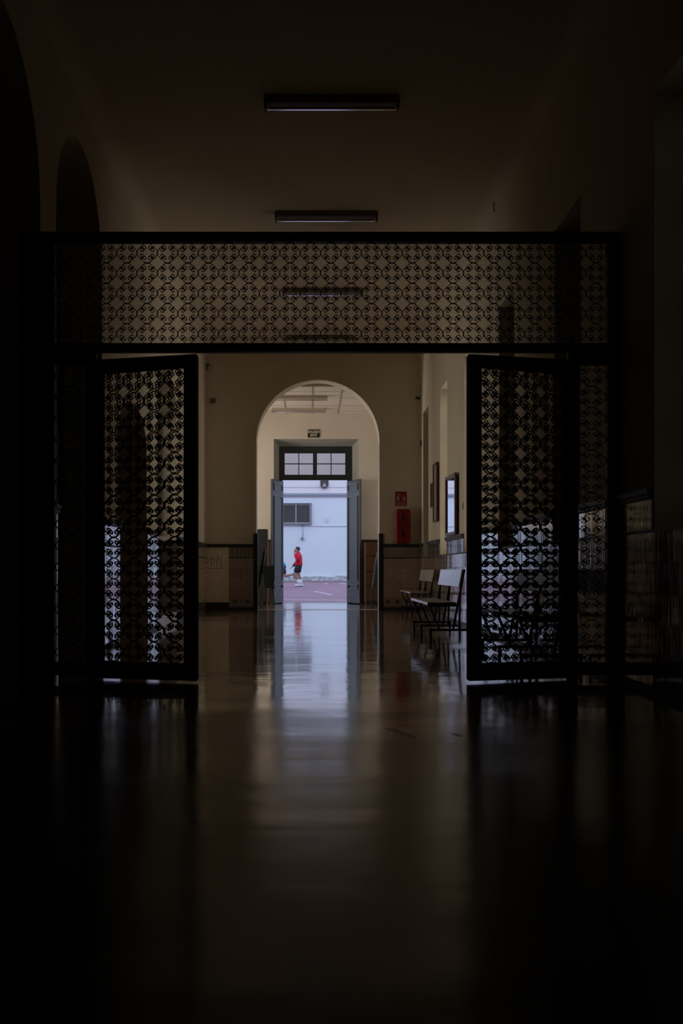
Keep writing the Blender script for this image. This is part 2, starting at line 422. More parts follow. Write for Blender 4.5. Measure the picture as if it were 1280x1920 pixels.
# lobby side walls with their windows
for nm, xa, xb, hx in (('wall_lobby_left', -4.6, -4.3, -4.5), ('wall_lobby_right', 4.8, 5.1, 4.9)):
    o = struct(wall('y', xa, xb, YA2, YD, 0, ZL + .2, [(21.1, 23.3, 1.1, 3.7, False)]).build(nm, M['plaster2']))
    f = MB()
    for yy in (21.12, 22.2, 23.28): f.box(hx - .03, hx + .03, yy - .03, yy + .03, 1.1, 3.7)
    for zz in (1.13, 2.4, 3.67): f.box(hx - .03, hx + .03, 21.1, 23.3, zz - .03, zz + .03)
    f.build('window_frame', M['greenframe'], o)
    for ya, yb in ((21.15, 22.17), (22.23, 23.25)):
        for za, zb in ((1.16, 2.37), (2.43, 3.64)):
            MB().box(hx - .004, hx + .004, ya, yb, za, zb).build('pane', M['glass'], o)
# corridor ceiling with small coves
CV = .18; ZW = ZC - CV
prof = [(XL - .5, ZW)]
for i in range(9): a = math.pi / 2 * i / 8; prof.append((XL + CV - CV * math.cos(a), ZW + CV * math.sin(a)))
for i in range(9): a = math.pi / 2 * i / 8; prof.append((XR - CV + CV * math.sin(a), ZW + CV * math.cos(a)))
prof.append((XR + .5, ZW))
cb = MB(); n = len(prof)
cb.add([(x, -4.3, z) for x, z in prof] + [(x, YA + .05, z) for x, z in prof], [(i, i + 1, n + i + 1, n + i) for i in range(n - 1)])
cb.box(XL - .5, XR + .5, -4.3, YA + .05, ZC + .02, ZC + .15)
co = struct(cb.build('ceiling', M['ceiling']))
for p in co.data.polygons: p.use_smooth = len(p.vertices) == 4 and abs(p.normal.y) < .1 and p.center.z < ZC
c2 = struct(MB().box(-5.3, 5.8, YA2 - .02, YF, ZL, ZL + .3).build('ceiling', M['plaster2']))
for x in (-1.9, -.57, .06, .68, 1.62): MB().box(x - .009, x + .009, YA2, YD, ZL - .012, ZL).build('ceiling_batten', M['batten'], c2)
for y in (21.0, 21.75, 22.75, 23.6): MB().box(-4.3, 4.8, y - .009, y + .009, ZL - .004, ZL - .001).build('ceiling_batten', M['batten'], c2)

# right-hand windows: frame, closed panelled shutters
for i, c in enumerate(WIN_C):
    w = bpy.data.objects.new('window_%d' % (i + 1), None); COL.objects.link(w); w.location = (XR + .36, c, 0); struct(w)
    f = MB()
    for s in (-1, 1): f.box(0, .06, s * WHW - .05 * (s > 0), s * WHW + .05 * (s < 0), WSILL, WHEAD)
    f.box(0, .06, -WHW, WHW, WHEAD - .06, WHEAD); f.box(0, .06, -WHW, WHW, WSILL, WSILL + .06)
    f.build('window_frame', M['darkwood'], w)
    if c in (6.0, 13.91, 16.55):       # unshuttered: glazed sashes
        g = MB().box(.02, .05, -.02, .02, WSILL, WHEAD)
        for zz in (1.75, 2.45, 3.15): g.box(.025, .045, -WHW, WHW, zz - .015, zz + .015)
        g.build('sash_bars', M['darkwood'], w)
        for s in (-1, 1): MB().box(.03, .036, min(0, s * WHW), max(0, s * WHW), WSILL + .06, WHEAD - .06).build('pane', M['glass'], w)
        MB().box(.09, .12, -WHW - .02, WHW + .02, WSILL - .02, WHEAD + .02).build('sky_blocker', M['whiteplastic'], w)  # unseen panel added behind the area light to keep sky light out
        continue
    for s in (-1, 1):
        sh = MB().box(.02, .05, min(s * .005, s * (WHW - .05)), max(s * .005, s * (WHW - .05)), WSILL + .06, WHEAD - .06).build('shutter', M['darkwood'], w)
        for za, zb in ((1.2, 1.9), (2.0, 2.8), (2.9, 3.75)):
            MB().box(.012, .02, min(s*.06, s*.33), max(s*.06, s*.33), za, zb).build('shutter_panel', M['darkwood'], sh)
# left-hand dark arched doors
for i, (a, b, sp, ri) in enumerate(DOORS_L):
    d = bpy.data.objects.new('door_%d' % (i + 1), None); COL.objects.link(d); struct(d)
    xb = XL - .42; c = (a + b) / 2
    MB().prism(arch_pts(a - .02, b + .02, 0, sp, ri + .02), 'yz', xb - .04, xb).build('door_backing', M['darkwood'], d)
    for s in (-1, 1):
        y0, y1 = sorted((c + s * .01, c + s * ((b - a) / 2 - .06)))
        lf = MB().box(xb, xb + .05, y0, y1, .01, min(2.9, sp - .02)).build('door_leaf', M['darkwood'], d)
        for za, zb in ((.2, .9), (1.05, 1.55), (1.7, 2.2)):
            MB().box(xb + .05, xb + .06, y0 + .12, y1 - .12, za, zb).build('door_panel', M['darkwood'], lf)
        MB().tube([(xb + .05, c + s * .06, 1.05), (xb + .10, c + s * .06, 1.05), (xb + .10, c + s * .16, 1.05)], .009, 8).build('door_handle', M['greymetal'], lf)
    MB().box(xb, xb + .07, a + .01, b - .01, min(2.92, sp), min(3.02, sp + .08)).build('door_transom', M['darkwood'], d)
# left-hand glazed arched doors (daylight)
for i, (a, b) in enumerate(LITS):
    d = bpy.data.objects.new('window_%d' % (7 + i), None); COL.objects.link(d); struct(d)
    c = (a + b) / 2; r = (b - a) / 2; xb = XL - .36; f = MB()
    for yy in (a + .04, c, b - .04): f.box(xb - .03, xb + .03, yy - .04, yy + .04, 0, LSP + .02)
    for zz in (.10, LSP): f.box(xb - .03, xb + .03, a, b, zz - .06, zz + .06)
    f.build('window_frame', M['darkwood'], d)
    mu = MB()
    for zz in (.85, 1.45, 2.05, 2.65): mu.box(xb - .015, xb + .015, a, b, zz - .015, zz + .015)
    for k in (1, 2): ang = math.pi * k / 3; mu.bar((xb, c, LSP), (xb, c + r * math.cos(ang), LSP + LRI * math.sin(ang)), .03)
    mu.build('muntin', M['darkwood'], d)
    MB().box(xb - .004, xb + .004, a, b, .1, LSP).build('pane', M['glass'], d)
    MB().prism(arch_pts(a, b, LSP, LSP, LRI), 'yz', xb - .004, xb + .004).build('fanlight_pane', M['glass'], d)
    MB().prism(arch_pts(a - .02, b + .02, 0, LSP, LRI + .02), 'yz', XL - .5, XL - .47).build('sky_blocker', M['whiteplastic'], d)  # opaque sheet added outside the glazing, blocks the world light
    MB().box(XL - .32, XL + .01, a + .02, b - .02, 0, .15).build('door_step', M['marble'], d, bevel=.006)
    for yy, s in ((a, 1), (b, -1)):      # dark dado returning into the jambs
        y0, y1 = sorted((yy, yy + s * .014)); MB().box(XL - .32, XL, y0, y1, 0, 1.275).build('jamb_dado', M['dado_trim'], d)
        y0, y1 = sorted((yy, yy + s * .045)); MB().box(XL - .32, XL, y0, y1, 1.275, 1.34).build('dado_cap', M['marble'], d)

# ------------------------------------------------------------------ tiled dado
TS = .2
tile_me = MB().box(0, .012, -.0985, .0985, -.0985, .0985).mesh('tile', M['tile'])
fr_me = MB().box(0, .012, -.0985, .0985, -.0985, .0985).mesh('frieze_tile', M['frieze'])
bo_me = MB().box(0, .014, -.0985, .0985, -.0985, .0985).mesh('border_tile', M['border'])
def dado(name, base, rz, segs, cap_segs, backing=True, frieze_ok=None):
    """tiles laid in the local yz plane, facing local +x; segs: (y0, y1) runs"""
    t = bpy.data.objects.new(name, None); COL.objects.link(t); t.location = base; t.rotation_euler = (0, 0, rz); struct(t)
    bk = MB()
    for y0, y1 in segs: bk.box(0, .004, y0, y1, 0, 1.055)
    for y0, y1 in cap_segs: bk.box(0, .004, y0, y1, 1.05, 1.28)
    bk.build('tile_bed', M['grout'], t)
    cp = MB(); li = MB(); sk = MB()
    for y0, y1 in cap_segs:
        cp.box(0, .035, y0, y1, 1.275, 1.305); cp.box(0, .05, y0, y1, 1.305, 1.34)
    for y0, y1 in segs:
        li.box(0, .022, y0, y1, 1.05, 1.07); sk.box(0, .02, y0, y1, 0, .05)
    cp.build('dado_cap', M['dado_trim'], t); li.build('listel', M['dado_trim'], t); sk.build('skirting', M['dado_trim'], t)
    for y0, y1 in segs:
        n = max(1, round((y1 - y0) / TS)); st = (y1 - y0) / n
        for i in range(n):
            y = y0 + st * (i + .5)
            def r(): return (0, random.gauss(0, .004), random.gauss(0, .010))
            put('border_tile', bo_me, t, (.004, y, .15), r(), (1, st / TS, 1))
            for k in range(4): put('tile', tile_me, t, (.004, y, .35 + .2 * k), r(), (1, st / TS, 1))
    for y0, y1 in cap_segs:
        n = max(1, round((y1 - y0) / TS)); st = (y1 - y0) / n
        for i in range(n):
            put('frieze_tile', fr_me, t, (.004, y0 + st * (i + .5), 1.17), (0, random.gauss(0, .004), random.gauss(0, .010)), (1, st / TS, 1))
    return t
# right wall (faces -x: rotate 180 degrees, local y runs towards the camera)
yr0 = 5.4
edges = [yr0] + [e for c in WIN_C for e in (c - WHW, c + WHW) if e > yr0] + [YA]
caps = [(edges[i], edges[i + 1]) for i in range(0, len(edges) - 1)]
caps = [(p, q) for p, q in caps if not any(abs((p + q) / 2 - c) < .2 for c in WIN_C) and q - p > .1]
dado('trim_3', (XR, 0, 0), math.pi, [(-YA, -yr0)], [(-q, -p) for p, q in caps])
lsegs = [(7.7, 8.18), (9.98, 10.86), (12.73, LITS[0][0]), (LITS[0][1], LITS[1][0]), (LITS[1][1], YA)]
dado('trim_4', (XL, 0, 0), 0, lsegs, lsegs)
# arch wall (faces -y: local +x -> world -y, local y -> world x)
dado('trim_5', (0, YA, 0), -R90, [(1.50, XR)], [(1.50, XR)])
t6 = dado('trim_6', (0, YA, 0), -R90, [(-1.63, -1.13)], [(-1.63, -1.13)])
MB().box(0, .018, -2.10, -1.632, .16, 1.275).build('plaster_patch', M['patch'], t6)
MB().box(0, .05, -2.10, -1.63, 1.275, 1.34).build('dado_cap', M['dado_trim'], t6)
MB().box(0, .022, -2.10, -1.632, 0, .16).build('skirting', M['dado_trim'], t6)
# brown scrawl on the bare plaster patch: strokes in wall coordinates (x, z)
sc = MB()
def px(u, v): return ((380 + u / 25.6 - 580) / 1850 * YA, H + (1070 - (1035 + v / 25.6)) / 1850 * YA)
for line in ([(160,130),(150,330),(200,520)], [(240,250),(262,540)], [(130,600),(240,540)], [(330,320),(420,290),(500,320)], [(420,300),(420,700)],
             [(570,330),(565,530)], [(660,700),(735,130)], [(735,250),(770,420),(735,430)], [(860,240),(880,470),(905,640),(905,790)], [(735,690),(720,740)],
             [(270,700),(300,790),(700,790),(910,790)]):
    sc.stroke([px(*p) for p in line], .011, YA - .0195, YA - .018)
so = sc.build('scrawl', M['pencil'], t6); so.parent = None; so.parent = t6; so.matrix_parent_inverse = t6.matrix_basis.inverted()
# dark corner guards on both jambs of the arch
for x0, x1 in ((ACX - AHW - .05, ACX - AHW + .035), (ACX + AHW - .015, ACX + AHW + .075)):
    g = MB().box(x0, x1, YA - .03, YA + .10, 0, 1.555)
    struct(g.build('trim_7', M['signblack'], bevel=.006))
# glossy white lining of the arch jambs
for sx in (-1, 1):
    xe = ACX + sx * AHW; x0, x1 = sorted((xe, xe - sx * .004))
    MB().box(x0, x1, YA + .10, YA2 - .005, 0, ASP).build('jamb_lining', M['gloss'], bpy.data.objects['wall_archway'])
# lobby dado
lb = struct(MB().box(-4.3, -.91, YD - .03, YD, 0, 1.50).box(1.26, 4.8, YD - .03, YD, 0, 1.50).build('trim_8', M['brownwood']))
MB().box(-4.3, -.91, YD - .05, YD, 1.50, 1.55).box(1.26, 4.8, YD - .05, YD, 1.50, 1.55).build('dado_cap', M['darkwood'], lb)

# ------------------------------------------------------------------ entrance: frame, transom light, two leaves
dr = bpy.data.objects.new('door_4', None); COL.objects.link(dr); dr.location = (0, YF, 0); struct(dr)
f = MB()
f.box(X0, -.66, -.04, .06, 0, ZT).box(.93, X1, -.04, .06, 0, ZT)
f.box(-.66, .93, -.04, .06, 3.03, 3.14).box(-.66, .93, -.04, .06, 3.72, ZT)
f.build('door_frame', M['greenframe'], dr)
MB().box(-.03, .06, -.06, -.04, 3.06, 3.10).build('name_plate', M['ventbrown'], dr)
zp0, zp1 = 3.14, 3.72
for xa, xb in ((-.66, .135), (.135, .93)):
    s = MB()
    s.box(xa, xa + .05, -.03, .03, zp0, zp1).box(xb - .05, xb, -.03, .03, zp0, zp1).box(xa + .05, xb - .05, -.03, .03, zp1 - .03, zp1).box(xa + .05, xb - .05, -.03, .03, zp0, zp0 + .02)
    xm = (xa + xb) / 2; zm = (zp0 + zp1) / 2
    s.box(xm - .011, xm + .011, -.02, .02, zp0 + .02, zp1 - .03).box(xa + .05, xb - .05, -.018, .018, zm - .011, zm + .011)
    so = s.build('transom_sash', M['greenframe'], dr)
    for pa, pb in ((xa + .05, xm - .011), (xm + .011, xb - .05)):
        for za, zb in ((zp0 + .02, zm - .011), (zm + .011, zp1 - .03)):
            MB().box(pa, pb, -.003, .003, za, zb).build('pane', M['glass'], so)
def door_leaf(hx, hy, fx, fy, name):
    W = math.hypot(fx - hx, fy - hy); ang = math.atan2(fy - hy, fx - hx)
    lf = put(name, MB().box(0, W, -.022, .022, .02, 2.99).mesh(name, M['greendoor'], bevel=.004), dr, (hx, hy - YF, 0), (0, 0, ang))
    for s in (-1, 1):
        for za, zb in ((2.73, 2.90), (.55, 2.60), (.36, .47)):
            yo = s * .022; q = MB()
            ya, yb = sorted((yo, yo + s * .022))
            q.box(.10, W - .10, ya, yb, zb - .018, zb).box(.10, W - .10, ya, yb, za, za + .018)
            q.box(.10, .118, ya, yb, za + .018, zb - .018).box(W - .118, W - .10, ya, yb, za + .018, zb - .018)
            q.build('moulding', M['mold'], lf)
            ya, yb = sorted((yo, yo + s * .008))
            MB().box(.16, W - .16, ya, yb, za + .045, zb - .045).build('panel', M['greendoor'], lf) if zb - za > .12 else None
        q = MB(); ya, yb = sorted((s * .022, s * .032)); q.box(.03, W - .03, ya, yb, .19, .205)
        q.build('kick_strip', M['mold'], lf)
    return lf
door_leaf(-.66, YF - .05, -.905, 23.52, 'door_leaf')
door_leaf(.935, YF - .05, 1.215, 23.52, 'door_leaf')

# ------------------------------------------------------------------ courtyard
SL = .013
def gz(y): return -.005 + SL * (y - YO)
YW = 49.4
struct(MB().hexa([(-30,YO,gz(YO)-.4),(30,YO,gz(YO)-.4),(30,YW+1,gz(YW)-.4),(-30,YW+1,gz(YW)-.4),(-30,YO,gz(YO)),(30,YO,gz(YO)),(30,YW+1,gz(YW+1)),(-30,YW+1,gz(YW+1))]).build('floor', M['court_ground']))
cg = bpy.data.objects['floor.001']
def gl(x, y): return (x, y)
def line_on_ground(pts):
    m = MB(); V = [(x, y, gz(y) + .0008) for x, y in pts]; m.add(V, [tuple(range(len(V)))]); return m
def gp(pxx, pyy):      # ground point seen at a pixel
    s = (pyy - 1070) / 1850.0; y = (H + .005 + SL * YO) / (s + SL); return ((pxx - 580) / 1850 * y, y)
line_on_ground([gp(587,1108.8), gp(590,1108.2), gp(623,1114.6), gp(620,1115.8)]).build('court_line', M['court_line'], cg)
line_on_ground([gp(636,1094.8), gp(636,1094.0), gp(700,1095.5), gp(700,1096.5)]).build('court_line', M['court_line'], cg)
line_on_ground([gp(500,1126), gp(500,1122.5), gp(700,1124.5), gp(700,1128)]).build('threshold_band', M['pinkband'], cg)
line_on_ground([gp(500,1092), gp(500,1089.2), gp(700,1089.2), gp(700,1091.5)]).build('gutter', M['gutter'], cg)
def wz(pyy, y=YW): return H + (1070 - pyy) / 1850 * y
def wx(pxx, y=YW): return (pxx - 580) / 1850 * y
cw = struct(MB().box(-30, 30, YW, YW + .4, .2, wz(925)).build('wall_courtyard', M['court_wall']))
MB().box(-30, 30, YW, YW + .4, wz(925), 9).build('upper_wall', M['court_upper'], cw)
#MB().box(-30, 30, YW, YW + .4, .2, 9).build('wall_courtyard', M['court_wall']))
MB().box(-30, 30, YW - .10, YW, wz(929), wz(925)).box(-30, 30, YW - .06, YW, wz(932), wz(929)).build('cornice', M['cornice'], cw)
MB().box(-30, 30, YW - .03, YW, wz(987.3), wz(986.2)).build('string_course', M['palemark'], cw)
MB().box(-30, 30, YW - .02, YW, wz(914), wz(913)).build('string_course', M['palemark'], cw)
bs = MB(); x = -6.0
while x < 6:
    w = random.uniform(.25, .6); h = wz(1080 + random.uniform(-1.5, 2.5)); bs.box(x, x + w, YW - .12 - random.uniform(0, .08), YW, .2, h); x += w
bs.build('wall_base', M['court_base'], cw)
rb = MB()
for k in range(26):
    x = random.uniform(-1.2, 2.2); s = random.uniform(.03, .09); y = YW - random.uniform(.25, .6)
    rb.hexa([(x-s,y-s,gz(y)-.01),(x+s,y-s,gz(y)-.01),(x+s*.9,y+s,gz(y)-.01),(x-s*.8,y+s,gz(y)-.01),(x-s*.5,y-s*.6,gz(y)+s),(x+s*.6,y-s*.5,gz(y)+s*.8),(x+s*.4,y+s*.6,gz(y)+s*.9),(x-s*.6,y+s*.5,gz(y)+s*.7)])
ro = rb.build('wall_rubble', M['court_base']); ro['kind'] = 'stuff'; tag(ro, 'crumbled grey rubble along the foot of the white courtyard wall', 'rubble')
# barred courtyard window
cwn = bpy.data.objects.new('window_9', None); COL.objects.link(cwn); cwn.location = (0, YW, 0); struct(cwn)
wa, wb, wt, wbt = wx(512), wx(583), wz(945), wz(982.5)
MB().box(wa, wb, -.03, 0, wbt, wt).build('window_screen', M['windark'], cwn)
f = MB(); f.box(wb - .07, wb - .04, -.09, -.03, wbt, wt).box(wx(554), wx(555.4), -.088, -.03, wbt, wt).box(wa, wb - .07, -.085, -.03, wbt + .02, wbt + .07).box(wa, wb - .07, -.07, -.03, wt - .06, wt - .03)
f.build('window_frame', M['winframe'], cwn)
f = MB(); f.box(wb - .03, wb + .02, -.12, 0, wbt - .05, wt + .04).box(wa, wb - .03, -.118, 0, wt, wt + .04).box(wa, wb - .03, -.118, 0, wbt - .05, wbt)
f.build('window_surround', M['greymetal'], cwn)
xx = wa + .06
while xx < wb - .1:
    MB().box(xx - .009, xx + .009, -.11, -.093, wbt, wt).build('window_bar', M['ventbrown'], cwn); xx += .115
# wall lamp on a conduit
t = thing('wall_lamp', 'small grey lamp at the foot of a pipe under the courtyard window', 'lamp', (wx(567.6), YW - .06, wz(1010)))
zt_ = wz(987) - wz(1010)
MB().tube([(0, 0, .05), (0, 0, zt_)], .02, 8).build('conduit', M['palemark'], t, smooth=True)
MB().bar((0, 0, zt_), (-.09, 0, zt_ + .08), .035).bar((0, 0, zt_), (.09, 0, zt_ + .08), .035).build('bracket', M['greymetal'], t)
MB().box(-.09, -.01, -.10, .05, -.06, .06).build('lamp_head', M['greymetal'], t, bevel=.012)
MB().box(.01, .075, -.07, .05, -.05, .045).build('junction_box', M['palemark'], t, bevel=.01)
# octagonal ventilator
t = thing('octagonal_wall_ventilator', 'brown octagonal ring with a pale hub high on the courtyard wall', 'ventilator', (wx(608), YW, wz(909.5)))
MB().box(-.20, .20, -.04, 0, -.03, .25).build('back_plate', M['ventbrown'], t)
ring = [(.155 * math.cos(math.pi * (k + .5) / 4), .155 * math.sin(math.pi * (k + .5) / 4)) for k in range(8)]
MB().stroke(ring, .075, -.14, -.04, closed=True).build('ring', M['ventbrown'], t)
MB().prism([(.115 * math.cos(math.pi * k / 4), .115 * math.sin(math.pi * k / 4)) for k in range(8)], 'xz', -.07, -.045).build('hub', M['court_wall'], t)
MB().bar((0, -.10, -.16), (0, -.10, -.05), .03).bar((-.11, -.10, .05), (-.03, -.10, .02), .03).bar((.11, -.10, .05), (.03, -.10, .02), .03).build('spoke', M['ventbrown'], t)
# faded stencil on the wall
t = thing('faded_wall_stencil', 'small faded grey square mark painted on the white courtyard wall', 'mark', (wx(613), YW, wz(977.5)))
q = MB()
q.stroke([(-.13,-.13),(-.13,.13),(.10,.13)], .018, -.006, -.001); q.stroke([(-.06,.06),(-.04,-.10)], .03, -.006, -.001)
q.stroke([(.02,.06),(.0,-.10),(.09,-.11),(.09,-.02),(.02,-.01)], .025, -.006, -.001); q.stroke([(.10,.13),(.12,.04)], .014, -.006, -.001)
q.build('stencil_strokes', M['palemark'], t)
# white scrap on the court
gx, gy = gp(610.5, 1095.5)
tag(MB().prism([(gx-.06,gy-.1),(gx+.05,gy-.12),(gx+.08,gy+.08),(gx-.03,gy+.12)], 'xy', gz(gy), gz(gy) + .035).build('litter_scrap', M['white'], bevel=.008), 'white scrap of litter lying on the purple court', 'litter')

# ------------------------------------------------------------------ iron gate
YG = 7.2; GP = .148
def catmull(P, n=3):
    out = []
    for i in range(len(P) - 1):
        p0 = P[max(i - 1, 0)]; p1 = P[i]; p2 = P[i + 1]; p3 = P[min(i + 2, len(P) - 1)]
        for k in range(n):
            t = k / n
            out.append(tuple(.5 * ((2*p1[j]) + (-p0[j] + p2[j]) * t + (2*p0[j] - 5*p1[j] + 4*p2[j] - p3[j]) * t*t + (-p0[j] + 3*p1[j] - 3*p2[j] + p3[j]) * t**3) for j in (0, 1)))
    out.append(P[-1]); return out
half = [(-.985, 0), (-.95, -.20), (-.83, -.38), (-.66, -.50), (-.47, -.49), (-.35, -.36), (-.38, -.20), (-.52, -.13), (-.65, -.20), (-.66, -.32)]
mot = MB(); hp = GP / 2
full = [(x, -z) for x, z in half[::-1]] + half[1:]
full = catmull(full, 3)
for k in range(4):
    ca, sa = math.cos(k * R90), math.sin(k * R90)
    mot.stroke([((x * ca - z * sa) * hp, (x * sa + z * ca) * hp) for x, z in full], .0048, -.006, .006)
    d = lambda r, o: ((r * (ca - sa) + o * (ca + sa)) * hp, (r * (sa + ca) + o * (sa - ca)) * hp)
    mot.stroke([d(.26, 0), d(.70, 0)], .0045, -.005, .005)
    mot.stroke([d(.47, -.10), d(.47, .10)], .006, -.008, .008)
mot_me = mot.mesh('scroll_motif', M['iron'])

def fill_motifs(parent, x0, x1, z0, z1, nx, nz, y=0):
    sx = (x1 - x0) / nx; sz = (z1 - z0) / nz
    for i in range(nx):
        for k in range(nz):
            put('scroll_motif', mot_me, parent, (x0 + sx * (i + .5), y, z0 + sz * (k + .5)), (0, 0, 0), (sx / GP, 1, sz / GP))

gf = thing('iron_gate_frame', 'black wrought-iron gate frame spanning the corridor with a scrollwork transom', 'gate', (0, YG, 0))
xl0, xl1, xl2, xl3 = XL, -1.853, -1.62, -1.55
xr3, xr2, xr1, xr0 = 1.88, 1.95, 2.164, XR
for a, b, z1_ in ((xl0, xl1, 3.263), (xr1, xr0, 3.263), (xl2, xl3, 2.40), (xr3, xr2, 2.40)):
    MB().box(a, b, -.035, .035, 0, z1_).build('post', M['iron'], gf, bevel=.004)
MB().box(xl1, xr1, -.035, .035, 3.193, 3.263).build('top_rail', M['iron'], gf, bevel=.004)
MB().box(xl1, xr1, -.035, .035, 2.392, 2.454).build('lintel', M['iron'], gf, bevel=.004)
fill_motifs(gf, xl1, xr1, 2.454, 3.193, 27, 5)
for a, b in ((xl1, xl2), (xr2, xr1)):
    MB().box(a, b, -.025, .025, .04, .13).build('bottom_rail', M['iron'], gf, bevel=.004)
    MB().box(a, b, -.025, .025, 2.30, 2.392).build('upper_rail', M['iron'], gf, bevel=.004)
    fill_motifs(gf, a, b, .13, 2.30, 1, 14)

def gate_panel(label, hx, hy, fx, fy):
    W = math.hypot(fx - hx, fy - hy); ang = math.atan2(fy - hy, fx - hx)
    t = thing('gate_panel', label, 'gate panel', (hx, hy, 0), ang, 'folding iron gate panels')
    zb, zt = .018, 2.335; T = .017
    MB().box(.0, .05, -T, T, zb, zt).build('stile', M['iron'], t, bevel=.003)
    MB().box(W - .095, W, -T, T, zb, zt).build('stile', M['iron'], t, bevel=.003)
    MB().box(.05, W - .095, -T, T, zb, .134).build('bottom_rail', M['iron'], t, bevel=.003)
    MB().box(.05, W - .095, -T, T, 2.257, zt).build('top_rail', M['iron'], t, bevel=.003)
    fill_motifs(t, .05, W - .095, .134, 2.257, 4, 14)
    return t
gate_panel('left-hand black scrollwork gate panel, nearer layer hinged to the frame post', -1.545, 7.19, -.798, 7.0)
gate_panel('left-hand black scrollwork gate panel, folded back behind the nearer one', -1.57, 7.33, -.80, 7.065)
gate_panel('right-hand black scrollwork gate panel, nearer layer hinged to the frame post', 1.875, 7.19, 1.128, 7.0)
gate_panel('right-hand black scrollwork gate panel, folded back behind the nearer one', 1.90, 7.33, 1.13, 7.065)

# ------------------------------------------------------------------ fluorescent battens (switched off)
def lamp(label, x, y, zc, group, tilt=0.0, body='lampbody'):
    t = thing('ceiling_lamp', label, 'lamp', (x, y, zc), 0, group)
    L = .625
    MB().prism([(-.10, 0), (.10, 0), (.05, -.055), (-.05, -.055)], 'yz', -L, L).build('housing', M[body], t)
    MB().tube([(-L + .03, -.0, -.085), (L - .03, -.0, -.085)], .014, 12).build('tube', M['tube'], t, smooth=True)
    MB().box(-L + .02, L - .02, -.016, .016, -.0015, .0015).build('reflector', M['reflector'], t, loc=(0, 0, -.102), rot=(math.radians(tilt), 0, 0))  # strip added under the tube, tilted per lamp to catch a door glint
    for s in (-1, 1): MB().box(s * L - .012, s * L + .012, -.05, .05, -.105, 0).build('end_cap', M[body], t)
    return t
lz = ['unlit tube lamp highest in the picture, on the dark ceiling before the gate', 'unlit tube lamp on the ceiling just above the gate top rail',
      'unlit tube lamp seen through the upper half of the gate transom', 'unlit tube lamp seen low through the transom, nearest the archway']
for l_, y, ti in zip(lz, (9.31, 12.28, 15.6, 18.7), (5.7, 1.6, -2.5, 0)): lamp(l_, .21, y, ZC, 'corridor tube lamps', ti)
lamp('unlit tube lamp on the lobby ceiling just inside the arch', -.25, 21.5, ZL, 'lobby tube lamps', 0, 'lamppale')
lamp('unlit tube lamp on the lobby ceiling nearest the exit sign', -.25, 23.2, ZL, 'lobby tube lamps', 0, 'lamppale')

# ------------------------------------------------------------------ benches
def bench(seat=None, board=None):
    seat = seat or M['benchseat']; board = board or M['benchboard']
    t = thing('bench', 'x', 'bench', (0, 0, 0))
    MB().box(-.02, .31, 0, 1.84, .405, .435)  .build('seat', seat, t, bevel=.005)
    MB().box(-.026, -.020, 0, 1.84, .405, .436).build('seat_edge', board, t)
    b = MB(); b.hexa([(.335,0,.615),(.358,0,.61),(.358,1.84,.61),(.335,1.84,.615),(.372,0,.815),(.395,0,.81),(.395,1.84,.81),(.372,1.84,.815)])
    b.build('backrest', board, t)
    for y in (.03, .95, 1.81):
        f = MB()
        f.bar((0, y, .115), (.50, y, .115), .026, .026)
        f.bar((0.013, y, .128), (.013, y, 0), .026).bar((.49, y, .128), (.49, y, 0), .026)
        f.bar((-.005, y, .405), (.115, y, .12), .022).bar((.405, y, .815), (.275, y, .12), .026).bar((.36, y, .60), (.345, y, .12), .022)
        f.bar((-.01, y, .395), (.33, y, .395), .022)
        f.build('leg_frame', M['benchmetal'], t)
    return t
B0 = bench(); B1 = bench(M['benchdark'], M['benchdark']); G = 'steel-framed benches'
specs = [('whole white-backed bench on the right in front of the gate panel edge', (1.385, 11.38), 0),
         ('farther white-backed bench on the right by the archway, partly hidden by the nearer one', (1.75, 16.95), 0),
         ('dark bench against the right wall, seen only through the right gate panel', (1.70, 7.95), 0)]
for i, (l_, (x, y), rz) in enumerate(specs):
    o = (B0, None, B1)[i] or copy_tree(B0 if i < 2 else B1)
    o.location = (x, y, 0); o.rotation_euler = (0, 0, rz); o['label'] = l_; o['group'] = G

# ------------------------------------------------------------------ things on the arch wall
def ax(p): return (p - 580) / 1850 * YA
def az(p): return H + (1070 - p) / 1850 * YA
t = thing('extinguisher_cabinet', 'tall red fire cabinet with rounded corners under the red sign', 'fire cabinet', (ax(754), YA, az(1019)))
rr = []
W_, H_ = .145, az(955.5) - az(1019)
for cx, cz, a0 in ((W_ - .05, H_ - .05, 0), (-W_ + .05, H_ - .05, 90), (-W_ + .05, .05, 180), (W_ - .05, .05, 270)):
    for k in range(5): a = math.radians(a0 + k * 22.5); rr.append((cx + .05 * math.cos(a), cz + .05 * math.sin(a)))
MB().prism(rr, 'xz', -.22, 0).build('body', M['red'], t, bevel=.012)
for zc in (H_ * .74, H_ * .27):
    MB().prism([(.035 * math.cos(math.pi * k / 8), zc + .085 * math.sin(math.pi * k / 8)) for k in range(16)], 'xz', -.226, -.219).build('inset', M['darkred'], t)
MB().box(W_ - .035, W_ - .015, -.235, -.22, H_ * .45, H_ * .58).build('latch', M['darkred'], t)
t = thing('fire_sign', 'small red sign with white pictograms above the fire cabinet', 'sign', (ax(751.5), YA, az(935)))
MB().box(-.115, .115, -.008, 0, -.145, .145).build('plate', M['red'], t)
q = MB(); q.prism([(-.085,-.045),(-.035,-.045),(-.035,.05),(-.05,.06),(-.05,.085),(-.07,.085),(-.07,.06),(-.085,.05)], 'xz', -.010, -.008)
q.stroke([(-.06,.085),(-.04,.10),(-.02,.08)], .010, -.010, -.008); q.build('extinguisher_pictogram', M['signwhite'], t)
